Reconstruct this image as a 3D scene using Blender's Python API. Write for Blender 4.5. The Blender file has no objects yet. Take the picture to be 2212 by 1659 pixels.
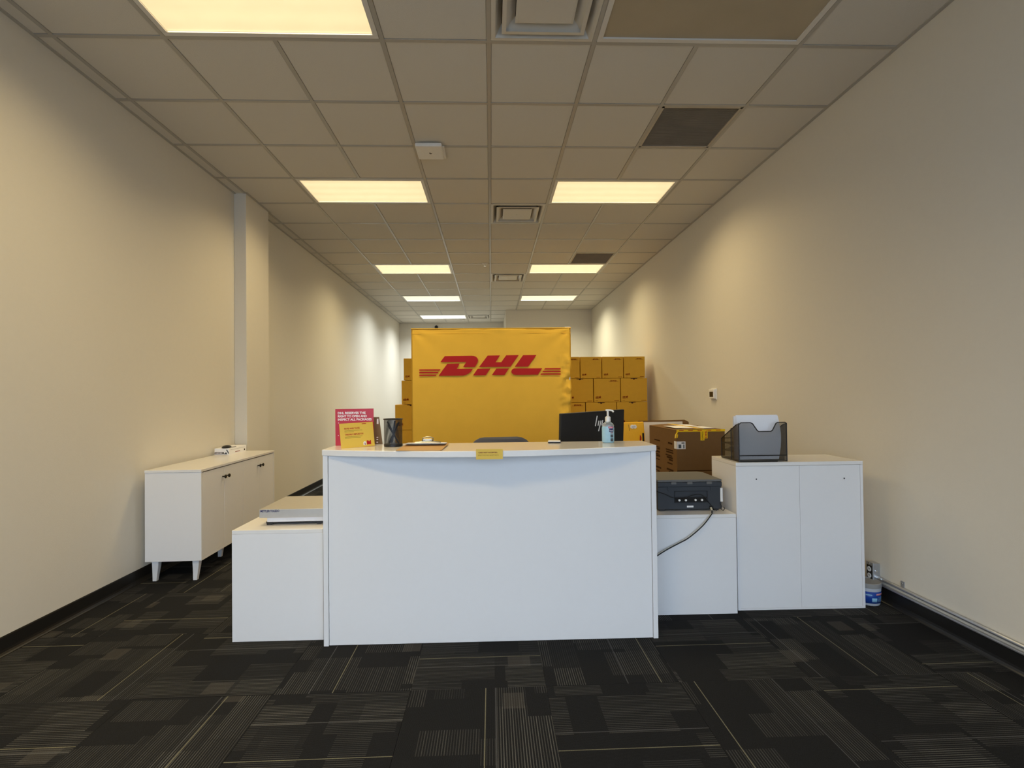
import bpy, bmesh, math, random
from mathutils import Vector, Matrix, noise
random.seed(7)
S = bpy.context.scene
COL = S.collection
PI = math.pi
# ------------------------------------------------------------------ camera
H = 1.3198
yaw, pitch, roll = .0358, .0127, -.0112
cy_, sy_ = math.cos(yaw), math.sin(yaw)
fw = Vector((sy_*math.cos(pitch), cy_*math.cos(pitch), math.sin(pitch)))
r0 = Vector((cy_, -sy_, 0)); u0 = r0.cross(fw)
rt = r0*math.cos(roll)+u0*math.sin(roll); up = u0*math.cos(roll)-r0*math.sin(roll)
cd = bpy.data.cameras.new('camera'); cam = bpy.data.objects.new('camera', cd); COL.objects.link(cam)
cd.sensor_fit = 'HORIZONTAL'; cd.sensor_width = 36; cd.lens = 1077.2/2212*36
cd.shift_x = 6.56/2212; cd.shift_y = 10.03/2212; cd.clip_start = .05
cam.matrix_world = Matrix(((rt.x, up.x, -fw.x, 0), (rt.y, up.y, -fw.y, 0), (rt.z, up.z, -fw.z, H), (0, 0, 0, 1)))
S.camera = cam
# ------------------------------------------------------------------ world and exposure
W = bpy.data.worlds.new('daylight'); S.world = W; W.use_nodes = True
bg = W.node_tree.nodes['Background']; bg.inputs[0].default_value = (.62, .78, 1.0, 1); bg.inputs[1].default_value = 4.6
S.view_settings.view_transform = 'Standard'; S.view_settings.look = 'None'
S.view_settings.exposure = 0.0; S.view_settings.gamma = 1.0; S.view_settings.use_curve_mapping = False
try:
    S.cycles.max_bounces = 10; S.cycles.diffuse_bounces = 6; S.cycles.transparent_max_bounces = 16
    S.cycles.sample_clamp_indirect = 6
except Exception: pass
LAMP_W = 21.0
# ------------------------------------------------------------------ materials
def lin(c):
    c /= 255.0
    return c/12.92 if c <= .04045 else ((c+.055)/1.055)**2.4
def rgb(r, g, b): return (lin(r), lin(g), lin(b), 1)
def newmat(name):
    m = bpy.data.materials.new(name); m.use_nodes = True
    nt = m.node_tree; return m, nt, nt.nodes['Principled BSDF'], nt.nodes['Material Output']
def N(nt, t, **k):
    n = nt.nodes.new(t)
    for a, b in k.items(): setattr(n, a, b)
    return n
def M_(nt, op, a, b=None, c=None):
    n = nt.nodes.new('ShaderNodeMath'); n.operation = op
    for i, v in enumerate((a, b, c)):
        if v is None: continue
        if isinstance(v, (int, float)): n.inputs[i].default_value = v
        else: nt.links.new(v, n.inputs[i])
    return n.outputs[0]
def simple(name, col, rough=.5, metal=0, var=.04, scale=30, bump=0, spec=.5, coat=0, bscale=200, trans=0, ior=1.45, emit=None):
    m, nt, p, out = newmat(name)
    tc = N(nt, 'ShaderNodeTexCoord'); nz = N(nt, 'ShaderNodeTexNoise'); nz.inputs['Scale'].default_value = scale; nz.inputs['Detail'].default_value = 3
    nt.links.new(tc.outputs['Object'], nz.inputs['Vector'])
    mx = N(nt, 'ShaderNodeMix', data_type='RGBA')
    mx.inputs[6].default_value = tuple(max(0, c*(1-var)) for c in col[:3])+(1,)
    mx.inputs[7].default_value = tuple(min(1, c*(1+var)) for c in col[:3])+(1,)
    nt.links.new(nz.outputs['Fac'], mx.inputs[0]); nt.links.new(mx.outputs[2], p.inputs['Base Color'])
    p.inputs['Roughness'].default_value = rough; p.inputs['Metallic'].default_value = metal
    p.inputs['Specular IOR Level'].default_value = spec; p.inputs['Coat Weight'].default_value = coat
    p.inputs['Transmission Weight'].default_value = trans; p.inputs['IOR'].default_value = ior
    if bump:
        n2 = N(nt, 'ShaderNodeTexNoise'); n2.inputs['Scale'].default_value = bscale; nt.links.new(tc.outputs['Object'], n2.inputs['Vector'])
        b = N(nt, 'ShaderNodeBump'); b.inputs['Strength'].default_value = bump; b.inputs['Distance'].default_value = .002
        nt.links.new(n2.outputs['Fac'], b.inputs['Height']); nt.links.new(b.outputs[0], p.inputs['Normal'])
    return m
M = {}
M['wall'] = simple('painted drywall', (.71, .672, .585, 1), .75, bump=.25, bscale=260, var=.015, spec=.25)
M['white'] = simple('white melamine', (.81, .80, .79, 1), .42, var=.01, spec=.4)
M['white_top'] = simple('white laminate top', (.82, .80, .77, 1), .16, var=.01, spec=.5)
M['tile'] = simple('mineral ceiling tile', (.70, .67, .61, 1), .95, bump=.7, bscale=420, var=.05, scale=250, spec=.1)
M['grid'] = simple('painted ceiling grid', (.44, .42, .38, 1), .28, var=.01)
M['lightframe'] = simple('white fixture metal', (.72, .70, .66, 1), .35, var=.01)
M['ventmetal'] = simple('diffuser metal', (.66, .63, .57, 1), .38, var=.02)
M['black'] = simple('black plastic', (.012, .012, .013, 1), .4, var=.1)
M['void'] = simple('dark duct', (.01, .009, .008, 1), .9)
M['rubber'] = simple('black vinyl base', (.012, .0115, .011, 1), .38, var=.15, scale=8)
M['knob'] = simple('black knob', (.006, .006, .006, 1), .3)
M['carton'] = simple('yellow carton', rgb(212, 165, 54), .65, var=.06, scale=14, spec=.2)
M['banner'] = simple('yellow banner fabric', rgb(236, 190, 74), .8, var=.05, scale=6, bump=.15, bscale=900, spec=.15)
M['red'] = simple('red print', rgb(180, 34, 38), .6, var=.03, spec=.2)
M['printbrown'] = simple('dark red carton print', rgb(120, 40, 10), .7, spec=.1)
M['kraft'] = simple('brown kraft board', rgb(122, 92, 58), .75, var=.07, scale=20, spec=.15)
M['kraftprint'] = simple('kraft print', rgb(64, 42, 18), .8, spec=.1)
M['tapeY'] = simple('yellow tape', rgb(250, 205, 20), .25)
M['redcard'] = simple('red sign card', rgb(190, 32, 52), .3, var=.02)
M['yelcard'] = simple('yellow sign card', rgb(232, 194, 80), .35, var=.04, scale=8)
M['whiteink'] = simple('white ink', (.9, .88, .88, 1), .5)
M['olive'] = simple('olive ink', rgb(110, 100, 20), .6)
M['maroon'] = simple('maroon ink', rgb(130, 40, 20), .6)
M['brownacr'] = simple('brown smoked card', rgb(122, 104, 80), .2, var=.1)
M['paper'] = simple('white paper', (.86, .86, .88, 1), .8, var=.02, spec=.1)
M['hardboard'] = simple('hardboard', rgb(196, 152, 92), .5, var=.06, scale=60)
M['chrome'] = simple('chrome steel', (.75, .74, .72, 1), .12, metal=1, var=.02)
M['clip'] = simple('worn clip steel', (.36, .35, .33, 1), .28, metal=1, var=.2, scale=80)
M['steel'] = simple('brushed stainless', (.62, .59, .54, 1), .42, metal=.75, var=.05, scale=40)
M['alu'] = simple('white cast housing', (.80, .80, .82, 1), .4)
M['galv'] = simple('galvanised steel', (.50, .51, .53, 1), .38, metal=.8, var=.12, scale=60)
M['printer'] = simple('dark grey printer plastic', (.030, .034, .040, 1), .45, var=.05)
M['printerlid'] = simple('printer lid', (.125, .122, .115, 1), .5, var=.04)  # lightened grey: the warm light reflected off the lid is painted in
M['chair'] = simple('grey chair fabric', (.12, .12, .135, 1), .85, var=.1, scale=200, bump=.3, bscale=600)
M['monitor'] = simple('matte black monitor', (.010, .010, .011, 1), .55, var=.06)
M['plastic'] = simple('white plastic', (.80, .79, .76, 1), .35)
M['lcd'] = simple('dark lcd', (.03, .022, .012, 1), .2)
M['gel'] = simple('blue sanitizer gel', (.50, .78, .93, 1), .08, trans=.35, ior=1.36, var=.06, scale=60)
M['clearp'] = simple('clear plastic', (.85, .90, .92, 1), .08, trans=.8, ior=1.4)
M['navy'] = simple('navy ink', rgb(40, 40, 96), .4)
M['pink'] = simple('magenta ink', rgb(196, 40, 92), .4)
M['greyink'] = simple('grey ink', rgb(74, 84, 92), .5)
M['tubblue'] = simple('blue tub label', rgb(30, 68, 150), .35, var=.1, scale=20)
M['tubwhite'] = simple('shaded tub plastic', (.50, .51, .53, 1), .45)  # white plastic greyed: the tub's shade is put into its colour
M['tubgrey'] = simple('tub lid', (.30, .29, .27, 1), .5)
M['pinkink'] = simple('faded pink ink', rgb(222, 150, 160), .5)
M['ltblue'] = simple('pale blue ink', rgb(140, 190, 215), .5)
M['bag'] = simple('yellow padded bag', rgb(250, 190, 40), .5, var=.05, scale=20, bump=.4, bscale=60)
M['board'] = simple('white board', (.80, .76, .72, 1), .5)
M['cordw'] = simple('pale cord stripe', rgb(226, 220, 200), .5)
M['asphalt'] = simple('paving', (.28, .28, .28, 1), .9)
M['grille'] = simple('dusty grille', (.52, .47, .39, 1), .7, var=.2, scale=5)
M['pen'] = simple('black pen', (.008, .008, .009, 1), .3)
M['deadlens'] = simple('unlit lens', (.44, .375, .27, 1), .5, var=.14, scale=3, bump=.3, bscale=400)
def lens_mat(name, col, stripes):
    m, nt, p, out = newmat(name)
    tc = N(nt, 'ShaderNodeTexCoord'); sp = N(nt, 'ShaderNodeSeparateXYZ'); nt.links.new(tc.outputs['Object'], sp.inputs[0])
    y = sp.outputs[1]; x = sp.outputs[0]
    w = M_(nt, 'COSINE', M_(nt, 'MULTIPLY', y, 2*PI/.15*1.0))
    a = M_(nt, 'MULTIPLY_ADD', w, stripes, 1-stripes)
    ex = M_(nt, 'MULTIPLY', M_(nt, 'POWER', M_(nt, 'ABSOLUTE', M_(nt, 'DIVIDE', x, .6)), 6), .10)
    ey = M_(nt, 'MULTIPLY', M_(nt, 'POWER', M_(nt, 'ABSOLUTE', M_(nt, 'DIVIDE', y, .3)), 4), .10)
    nz = N(nt, 'ShaderNodeTexNoise'); nz.inputs['Scale'].default_value = 7; nt.links.new(tc.outputs['Object'], nz.inputs['Vector'])
    a = M_(nt, 'SUBTRACT', M_(nt, 'SUBTRACT', a, ex), ey)
    a = M_(nt, 'MULTIPLY', a, M_(nt, 'MULTIPLY_ADD', nz.outputs['Fac'], .14, .93))
    p.inputs['Base Color'].default_value = (.6, .58, .5, 1); p.inputs['Roughness'].default_value = .4
    p.inputs['Emission Color'].default_value = col; nt.links.new(a, p.inputs['Emission Strength'])
    return m
def mesh_mat(name, a, b, pitch_, fill):
    """woven wire mesh: opaque wires, open holes"""
    m, nt, p, out = newmat(name)
    p.inputs['Base Color'].default_value = (.01, .01, .011, 1); p.inputs['Roughness'].default_value = .4
    tc = N(nt, 'ShaderNodeTexCoord'); sp = N(nt, 'ShaderNodeSeparateXYZ'); nt.links.new(tc.outputs['Object'], sp.inputs[0])
    if a == 'ang':
        A = M_(nt, 'MULTIPLY', M_(nt, 'ARCTAN2', sp.outputs[1], sp.outputs[0]), .05); B = sp.outputs[2]
    else:
        A = sp.outputs['XYZ'.index(a)]; B = sp.outputs['XYZ'.index(b)]
    d1 = M_(nt, 'FRACT', M_(nt, 'MULTIPLY', M_(nt, 'ADD', A, B), 1/pitch_))
    d2 = M_(nt, 'FRACT', M_(nt, 'MULTIPLY', M_(nt, 'SUBTRACT', A, B), 1/pitch_))
    w = M_(nt, 'MAXIMUM', M_(nt, 'LESS_THAN', d1, fill), M_(nt, 'LESS_THAN', d2, fill))
    tr = N(nt, 'ShaderNodeBsdfTransparent'); mx = N(nt, 'ShaderNodeMixShader')
    nt.links.new(w, mx.inputs[0]); nt.links.new(tr.outputs[0], mx.inputs[1]); nt.links.new(p.outputs[0], mx.inputs[2])
    nt.links.new(mx.outputs[0], out.inputs[0]); return m
M['mesh_xz'] = mesh_mat('wire mesh front', 'X', 'Z', .0032, .19)
M['mesh_yz'] = mesh_mat('wire mesh side', 'Y', 'Z', .0032, .28)
M['mesh_xy'] = mesh_mat('wire mesh base', 'X', 'Y', .0032, .22)
M['mesh_cyl'] = mesh_mat('wire mesh round', 'ang', '', .0032, .34)
def carpet_mat():
    m, nt, p, out = newmat('carpet tile')
    tc = N(nt, 'ShaderNodeTexCoord'); sp = N(nt, 'ShaderNodeSeparateXYZ'); nt.links.new(tc.outputs['Object'], sp.inputs[0])
    oi = N(nt, 'ShaderNodeObjectInfo'); R = oi.outputs['Random']
    x, y = sp.outputs[0], sp.outputs[1]
    def wn(a, b, c):
        cb = N(nt, 'ShaderNodeCombineXYZ')
        for i, v in enumerate((a, b, c)):
            if isinstance(v, (int, float)): cb.inputs[i].default_value = v
            else: nt.links.new(v, cb.inputs[i])
        w = N(nt, 'ShaderNodeTexWhiteNoise', noise_dimensions='3D'); nt.links.new(cb.outputs[0], w.inputs['Vector']); return w.outputs['Value']
    R100 = M_(nt, 'MULTIPLY', R, 917.0)
    def cell(sx, sy, k, jit):
        cyy = M_(nt, 'FLOOR', M_(nt, 'DIVIDE', M_(nt, 'ADD', y, M_(nt, 'MULTIPLY', R, sy*3+k)), sy))
        sh = M_(nt, 'MULTIPLY', wn(cyy, R100, k), jit)
        cxx = M_(nt, 'FLOOR', M_(nt, 'DIVIDE', M_(nt, 'ADD', x, sh), sx))
        return wn(cxx, cyy, M_(nt, 'ADD', R100, k))
    LP = .0105
    ln = M_(nt, 'FLOOR', M_(nt, 'DIVIDE', y, LP)); fr = M_(nt, 'FRACT', M_(nt, 'DIVIDE', y, LP))
    line = M_(nt, 'LESS_THAN', fr, .34)
    rib = M_(nt, 'LESS_THAN', M_(nt, 'FRACT', M_(nt, 'DIVIDE', y, LP/3)), .5)
    b1 = cell(.21, .135, 1.3, .3); b2 = cell(.14, .24, 7.7, .3); b3 = cell(.11, .09, 3.1, .2)
    v = M_(nt, 'MAXIMUM', M_(nt, 'MULTIPLY', M_(nt, 'GREATER_THAN', b1, .50), M_(nt, 'MULTIPLY_ADD', b1, 1.7, -.70)), M_(nt, 'MULTIPLY', M_(nt, 'GREATER_THAN', b2, .64), .48))
    lr = M_(nt, 'MULTIPLY_ADD', wn(ln, R100, 5.0), .7, .45)
    lineI = M_(nt, 'MULTIPLY', M_(nt, 'MULTIPLY', line, v), lr)
    solid = M_(nt, 'GREATER_THAN', b3, .975)
    def longl(k, wdt):
        yy = M_(nt, 'MULTIPLY_ADD', wn(R100, k, k), .5, -.25)
        return M_(nt, 'LESS_THAN', M_(nt, 'ABSOLUTE', M_(nt, 'SUBTRACT', y, yy)), wdt)
    l1 = longl(11.0, .0020); l2 = longl(23.0, .0022)
    nz = N(nt, 'ShaderNodeTexNoise'); nz.inputs['Scale'].default_value = 420; nz.inputs['Detail'].default_value = 2; nt.links.new(tc.outputs['Object'], nz.inputs['Vector'])
    gr = M_(nt, 'MULTIPLY_ADD', nz.outputs['Fac'], 2.0, .0)
    def mix(f, c1, c2):
        mx = N(nt, 'ShaderNodeMix', data_type='RGBA')
        if isinstance(f, (int, float)): mx.inputs[0].default_value = f
        else: nt.links.new(f, mx.inputs[0])
        for i, c in ((6, c1), (7, c2)):
            if isinstance(c, tuple): mx.inputs[i].default_value = c
            else: nt.links.new(c, mx.inputs[i])
        return mx.outputs[2]
    c = mix(rib, (.0105, .0107, .0113, 1), (.0215, .0214, .0215, 1))
    c = mix(M_(nt, 'MULTIPLY', solid, .8), c, (.050, .046, .040, 1))
    c = mix(lineI, c, (.112, .108, .096, 1))
    c = mix(M_(nt, 'MULTIPLY', l2, .55), c, (.12, .12, .12, 1))
    c = mix(M_(nt, 'MULTIPLY', l1, .9), c, (.200, .188, .125, 1))
    sc = N(nt, 'ShaderNodeVectorMath', operation='SCALE'); nt.links.new(c, sc.inputs[0]); nt.links.new(gr, sc.inputs['Scale'])
    nt.links.new(sc.outputs[0], p.inputs['Base Color'])
    p.inputs['Roughness'].default_value = .95; p.inputs['Specular IOR Level'].default_value = .1
    h = M_(nt, 'ADD', M_(nt, 'MULTIPLY', rib, .5), nz.outputs['Fac'])
    bp = N(nt, 'ShaderNodeBump'); bp.inputs['Strength'].default_value = .5; bp.inputs['Distance'].default_value = .002
    nt.links.new(h, bp.inputs['Height']); nt.links.new(bp.outputs[0], p.inputs['Normal'])
    return m
M['carpet'] = carpet_mat()
# ------------------------------------------------------------------ helpers
class MB:
    def __init__(s): s.v = []; s.f = []
    def add(s, v, f):
        o = len(s.v); s.v += [tuple(p) for p in v]; s.f += [tuple(i+o for i in q) for q in f]; return s
    def box(s, x0, x1, y0, y1, z0, z1):
        return s.add([(x0, y0, z0), (x1, y0, z0), (x1, y1, z0), (x0, y1, z0), (x0, y0, z1), (x1, y0, z1), (x1, y1, z1), (x0, y1, z1)],
                     [(0, 3, 2, 1), (4, 5, 6, 7), (0, 1, 5, 4), (1, 2, 6, 5), (2, 3, 7, 6), (3, 0, 4, 7)])
    def prism(s, pts, a0, a1, axis='y'):
        """polygon pts in the plane across axis, extruded from a0 to a1"""
        n = len(pts)
        def P(p, a): return {'y': (p[0], a, p[1]), 'z': (p[0], p[1], a), 'x': (a, p[0], p[1])}[axis]
        v = [P(p, a0) for p in pts]+[P(p, a1) for p in pts]
        f = [tuple(range(n)), tuple(range(2*n-1, n-1, -1))]+[(i, i+n, (i+1) % n+n, (i+1) % n) for i in range(n)]
        return s.add(v, f)
    def lathe(s, prof, n=24, c=(0, 0, 0), axis='z', sx=1, sy=1):
        v = []; f = []
        for (r, h) in prof:
            for k in range(n):
                a = 2*PI*k/n; x, y = r*math.cos(a)*sx, r*math.sin(a)*sy
                p = {'z': (x, y, h), 'x': (h, x, y), 'y': (x, h, y)}[axis]
                v.append((p[0]+c[0], p[1]+c[1], p[2]+c[2]))
        m = len(prof)
        for i in range(m-1):
            for k in range(n): f.append((i*n+k, i*n+(k+1) % n, (i+1)*n+(k+1) % n, (i+1)*n+k))
        f.append(tuple(reversed(range(n)))); f.append(tuple((m-1)*n+k for k in range(n)))
        return s.add(v, f)
    def tube(s, pts, r, n=8, closed=False):
        pts = [Vector(p) for p in pts]; m = len(pts); v = []; f = []
        prev = None
        for i, p in enumerate(pts):
            a = pts[i-1] if (i or closed) else p; b = pts[(i+1) % m] if (i < m-1 or closed) else p
            d = (b-a).normalized()
            if prev is None: e = d.orthogonal().normalized()
            else: e = (prev-d*prev.dot(d)).normalized()
            prev = e; g = d.cross(e)
            for k in range(n):
                t = 2*PI*k/n; v.append(p+(e*math.cos(t)+g*math.sin(t))*r)
        for i in range(m if closed else m-1):
            for k in range(n): f.append((i*n+k, i*n+(k+1) % n, ((i+1) % m)*n+(k+1) % n, ((i+1) % m)*n+k))
        if not closed: f.append(tuple(reversed(range(n)))); f.append(tuple((m-1)*n+k for k in range(n)))
        return s.add(v, f)
    def mesh(s, name, mat):
        me = bpy.data.meshes.new(name); me.from_pydata(s.v, [], s.f)
        bm = bmesh.new(); bm.from_mesh(me); bmesh.ops.recalc_face_normals(bm, faces=bm.faces); bm.to_mesh(me); bm.free()
        me.materials.append(mat); return me
    def build(s, name, mat, parent=None, bevel=0, smooth=False, seg=2, label=None):
        o = bpy.data.objects.new(name, s.mesh(name, mat)); COL.objects.link(o); o.parent = parent
        if smooth: fin_smooth(o)
        if bevel:
            b = o.modifiers.new('bevel', 'BEVEL'); b.width = bevel; b.segments = seg; b.limit_method = 'ANGLE'; b.angle_limit = .7
        if label: o['label'] = label
        return o
def fin_smooth(o, ang=.6):
    for p in o.data.polygons: p.use_smooth = True
    bm = bmesh.new(); bm.from_mesh(o.data)
    for e in bm.edges:
        if len(e.link_faces) == 2 and e.calc_face_angle(0) > ang: e.smooth = False
    bm.to_mesh(o.data); bm.free()
def tag(o, label, cat, group=None):
    o['label'] = label; o['category'] = cat
    if group: o['group'] = group
    return o
def thing(name, label, cat, loc=(0, 0, 0), rz=0, group=None, rot=None):
    o = bpy.data.objects.new(name, None); COL.objects.link(o); o.empty_display_size = .05
    o.location = loc; o.rotation_euler = rot if rot else (0, 0, rz)
    return tag(o, label, cat, group)
def struct(o): o['kind'] = 'structure'; return o
def text(s, mat, parent, h, w=None, loc=(0, 0, 0), rot=(PI/2, 0, 0), name='lettering', bold=.0, depth=.0003, align='LEFT'):
    """lettering as a thin mesh; cap height h, total width w; faces -Y by default, starts at loc"""
    cu = bpy.data.curves.new('t', 'FONT'); cu.body = s; cu.size = 1; cu.extrude = .001; cu.offset = bold; cu.align_x = align
    cu.resolution_u = 3; cu.space_line = 1.0
    t = bpy.data.objects.new('t', cu); COL.objects.link(t)
    dg = bpy.context.evaluated_depsgraph_get(); me = bpy.data.meshes.new_from_object(t.evaluated_get(dg))
    bpy.data.objects.remove(t); bpy.data.curves.remove(cu)
    xs = [v.co.x for v in me.vertices]; ys = [v.co.y for v in me.vertices]
    x0, x1, y0, y1 = min(xs), max(xs), min(ys), max(ys)
    ky = h/(y1-y0); kx = (w/(x1-x0)) if w else ky
    for v in me.vertices:
        v.co = ((v.co.x-(x0 if align == 'LEFT' else (x0+x1)/2))*kx, (v.co.y-y0)*ky, depth if v.co.z > 0 else 0)
    me.materials.clear(); me.materials.append(mat)
    o = bpy.data.objects.new(name, me); COL.objects.link(o); o.parent = parent; o.location = loc; o.rotation_euler = rot
    return o
def copy_tree(o, parent=None):
    c = o.copy(); COL.objects.link(c)
    if parent is not None: c.parent = parent
    for ch in list(o.children): copy_tree(ch, c)
    return c
# the courier logo, traced as outlines in a 1970 x 280 field
_L = [[(463,90),(830,86),(868,89),(897,101),(916,122),(924,148),(919,176),(905,202),(878,244),(716,244),(760,172),(402,172)],
 [(497,197),(668,194),(628,268),(852,268),(830,300),(800,328),(765,348),(715,362),(373,363)],
 [(1058,85),(1230,82),(1167,179),(1247,178),(1317,82),(1492,80),(1374,243),(937,244)],
 [(917,268),(1093,267),(1029,358),(852,360)], [(1177,267),(1354,266),(1291,356),(1114,357)],
 [(1552,82),(1740,80),(1620,242),(1434,243)],
 [(1425,267),(1818,266),(1757,355),(1450,357),(1412,349),(1392,331),(1385,310),(1392,288),(1406,274)],
 [(108,272),(404,272),(390,290),(108,290)], [(108,309),(378,309),(365,327),(108,327)], [(108,346),(349,346),(336,364),(108,364)],
 [(1858,266),(2077,266),(2077,284),(1845,284)], [(1830,303),(2077,303),(2077,321),(1817,321)], [(1803,339),(2077,339),(2077,357),(1790,357)]]
def logo_mb(x0, z0, w, y, mb=None, th=.0006, simple_=False):
    mb = mb or MB(); k = w/1969.0
    for pl in _L:
        pts = [(x0+(px-108)*k, z0-((py+.0036*(px-1090))-80)*k) for px, py in pl]
        mb.prism(pts, y-th, y, 'y')
    return mb
# ------------------------------------------------------------------ room
T = .6096; C = 3.3551; XL = -2.5406; XR = 2.4391
gx = lambda i: (i+.0132)*T
gy = lambda j: (j+4.6781)*T
YF = -2.0; YB1 = 11.95; YB2 = 14.03; XS = .37
# floor with carpet tiles
fl = struct(MB().box(XL-.1, XR+.1, YF-.1, YB2+.1, -.12, -.006).build('floor', M['black']))
fx0 = .3849*T; fy0 = 2.2682
nt_ = 0; cmesh = {}
hs = T/2-.0006
ix0 = math.floor((XL-fx0)/T); ix1 = math.ceil((XR-fx0)/T)
iy0 = math.floor((YF-fy0)/T); iy1 = math.ceil((YB2-fy0)/T)
for iy in range(iy0, iy1):
    for ix in range(ix0, ix1):
        ax, bx = max(fx0+ix*T, XL), min(fx0+(ix+1)*T, XR)
        ay, by = max(fy0+iy*T, YF), min(fy0+(iy+1)*T, YB2)
        if bx-ax < .02 or by-ay < .02: continue
        if ay >= YB1 and ax > XS: continue
        cxm, cym = fx0+(ix+.5)*T, fy0+(iy+.5)*T
        turn = (ix+iy+1) % 2
        q = 1 if turn else 0
        rz = q*PI/2 + (PI if random.random() < .5 else 0)
        rot = Matrix.Rotation(-rz, 3, 'Z')
        g = .0006
        cs = [rot @ Vector((px-cxm, py-cym, 0)) for px, py in ((ax+g, ay+g), (bx-g, by-g))]
        x0, x1 = sorted((round(cs[0].x, 4), round(cs[1].x, 4))); y0, y1 = sorted((round(cs[0].y, 4), round(cs[1].y, 4)))
        key = (x0, x1, y0, y1)
        if key not in cmesh: cmesh[key] = MB().box(x0, x1, y0, y1, -.006, 0).mesh('carpet_tile', M['carpet'])
        o = bpy.data.objects.new('carpet_tile', cmesh[key]); COL.objects.link(o); o.parent = fl
        o.location = (cxm, cym, 0); o.rotation_euler = (0, 0, rz)
# walls
struct(MB().box(XL-.1, XL, YF, YB2+.1, 0, C+.15).build('wall_left', M['wall']))
struct(MB().box(XR, XR+.1, YF, YB1+.1, 0, C+.15).build('wall_right', M['wall']))
struct(MB().box(XS, XR+.1, YB1, YB1+.1, 0, C+.15).build('wall_back', M['wall']))
struct(MB().box(XS, XS+.1, YB1+.1, YB2+.1, 0, C+.15).build('wall_return', M['wall']))
struct(MB().box(XL-.1, XS+.1, YB2, YB2+.1, 0, C+.15).build('wall_rear', M['wall']))
wf = MB(); wf.box(XL-.1, XR+.1, YF-.1, YF, 2.75, C+.15); wf.box(XL-.1, XL+.12, YF-.1, YF, 0, 2.75); wf.box(XR-.12, XR+.1, YF-.1, YF, 0, 2.75)
struct(wf.build('wall_front', M['wall']))
w1 = MB()
for x in (XL+.12, -.95, .62, XR-.17): w1.box(x, x+.05, YF-.09, YF-.03, 0, 2.75)
w1.box(XL+.12, XR-.12, YF-.09, YF-.03, 2.1, 2.15); w1.box(XL+.12, XR-.12, YF-.09, YF-.03, 0, .12)
struct(w1.build('window_1', M['alu']))
struct(MB().box(-14, 14, -18, YF-.1, -.16, -.02).build('ground', M['asphalt']))
struct(MB().box(XL, -2.421, 5.035, 5.535, 0, C+.10).build('column', M['wall'], bevel=.004))
# vinyl cove base: profile (distance from wall, height)
prof = [(0, 0), (.018, 0), (.017, .004), (.011, .009), (.006, .018), (.004, .03), (.004, .094), (.002, .1), (0, .1)]
def base(name, axis, wall, sgn, a0, a1):
    mb = MB(); mb.prism([(wall+sgn*d, h) for d, h in prof], a0, a1, axis)
    return struct(mb.build(name, M['rubber']))
base('baseboard_left', 'y', XL, 1, YF, 5.033)
base('baseboard_left', 'y', XL, 1, 5.537, YB2)
base('baseboard_column', 'y', -2.421, 1, 5.035, 5.535)
base('baseboard_right', 'y', XR, -1, YF, YB1)
base('baseboard_back', 'x', YB1, -1, XS, XR-.02)
base('baseboard_rear', 'x', YB2, -1, XL+.02, XS-.02)
# ------------------------------------------------------------------ ceiling: slab, tiles, grid
ce = MB(); ce.box(XL-.1, XR+.1, YF-.1, YB2+.1, C+.16, C+.3)
ceil = struct(ce.build('ceiling', M['void']))
lights = [(-5, -3, 1), (-1, -3, 1), (-1, 1, 0), (3, -3, 1), (3, 1, 1), (8, -3, 1), (8, 1, 1), (12, -3, 1), (12, 1, 1), (16, -3, 1)]
vents = [(-1, 0), (4, 0), (9, 0), (16, -1)]
grilles = [(1, 2), (7, 2)]
taken = set()
for j, i, _ in lights: taken |= {(j, i), (j, i+1)}
taken |= set(vents) | set(grilles)
tm = {}
GW = .012
xsl = [XL]+[gx(i) for i in range(-4, 4)]+[XR]
for j in range(-11, 19):
    ya, yb = max(gy(j), YF), min(gy(j+1), YB2)
    if yb-ya < .05: continue
    for k in range(len(xsl)-1):
        xa, xb = xsl[k], xsl[k+1]
        i = k-5
        if (j, i) in taken: continue
        y1_ = yb
        if xa > XS-.1 and ya < YB1 < yb: y1_ = YB1
        if ya >= YB1 and xa > XS-.1: continue
        key = (round(xb-xa, 3), round(y1_-ya, 3))
        if key not in tm:
            w, d = (xb-xa)/2, (y1_-ya)/2; e = .004
            mb = MB()
            mb.add([(-w+e, -d+e, .012), (w-e, -d+e, .012), (w-e, d-e, .012), (-w+e, d-e, .012),
                    (-w+.016, -d+.016, .004), (w-.016, -d+.016, .004), (w-.016, d-.016, .004), (-w+.016, d-.016, .004),
                    (-w+e, -d+e, .022), (w-e, -d+e, .022), (w-e, d-e, .022), (-w+e, d-e, .022)],
                   [(4, 5, 6, 7), (0, 1, 5, 4), (1, 2, 6, 5), (2, 3, 7, 6), (3, 0, 4, 7), (0, 1, 9, 8), (1, 2, 10, 9), (2, 3, 11, 10), (3, 0, 8, 11), (8, 9, 10, 11)])
            tm[key] = mb.mesh('ceiling_tile', M['tile'])
        o = bpy.data.objects.new('ceiling_tile', tm[key]); COL.objects.link(o); o.parent = ceil
        o.location = ((xa+xb)/2, (ya+y1_)/2, C)
for i in range(-4, 4):
    ye = YB1 if gx(i) > XS else YB2
    cuts = sorted((gy(j), gy(j+1)) for j, li, _ in lights if li+1 == i)
    a = YF
    for c0, c1 in cuts+[(ye, ye)]:
        MB().box(gx(i)-GW, gx(i)+GW, a, c0, C, C+.006).build('grid_bar', M['grid'], ceil); a = c1
for j in range(-10, 19):
    xe = XS if gy(j) > YB1 else XR
    if gy(j) < YF or gy(j) > YB2: continue
    MB().box(XL, xe, gy(j)-GW, gy(j)+GW, C+.0005, C+.0065).build('grid_bar', M['grid'], ceil)
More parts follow.
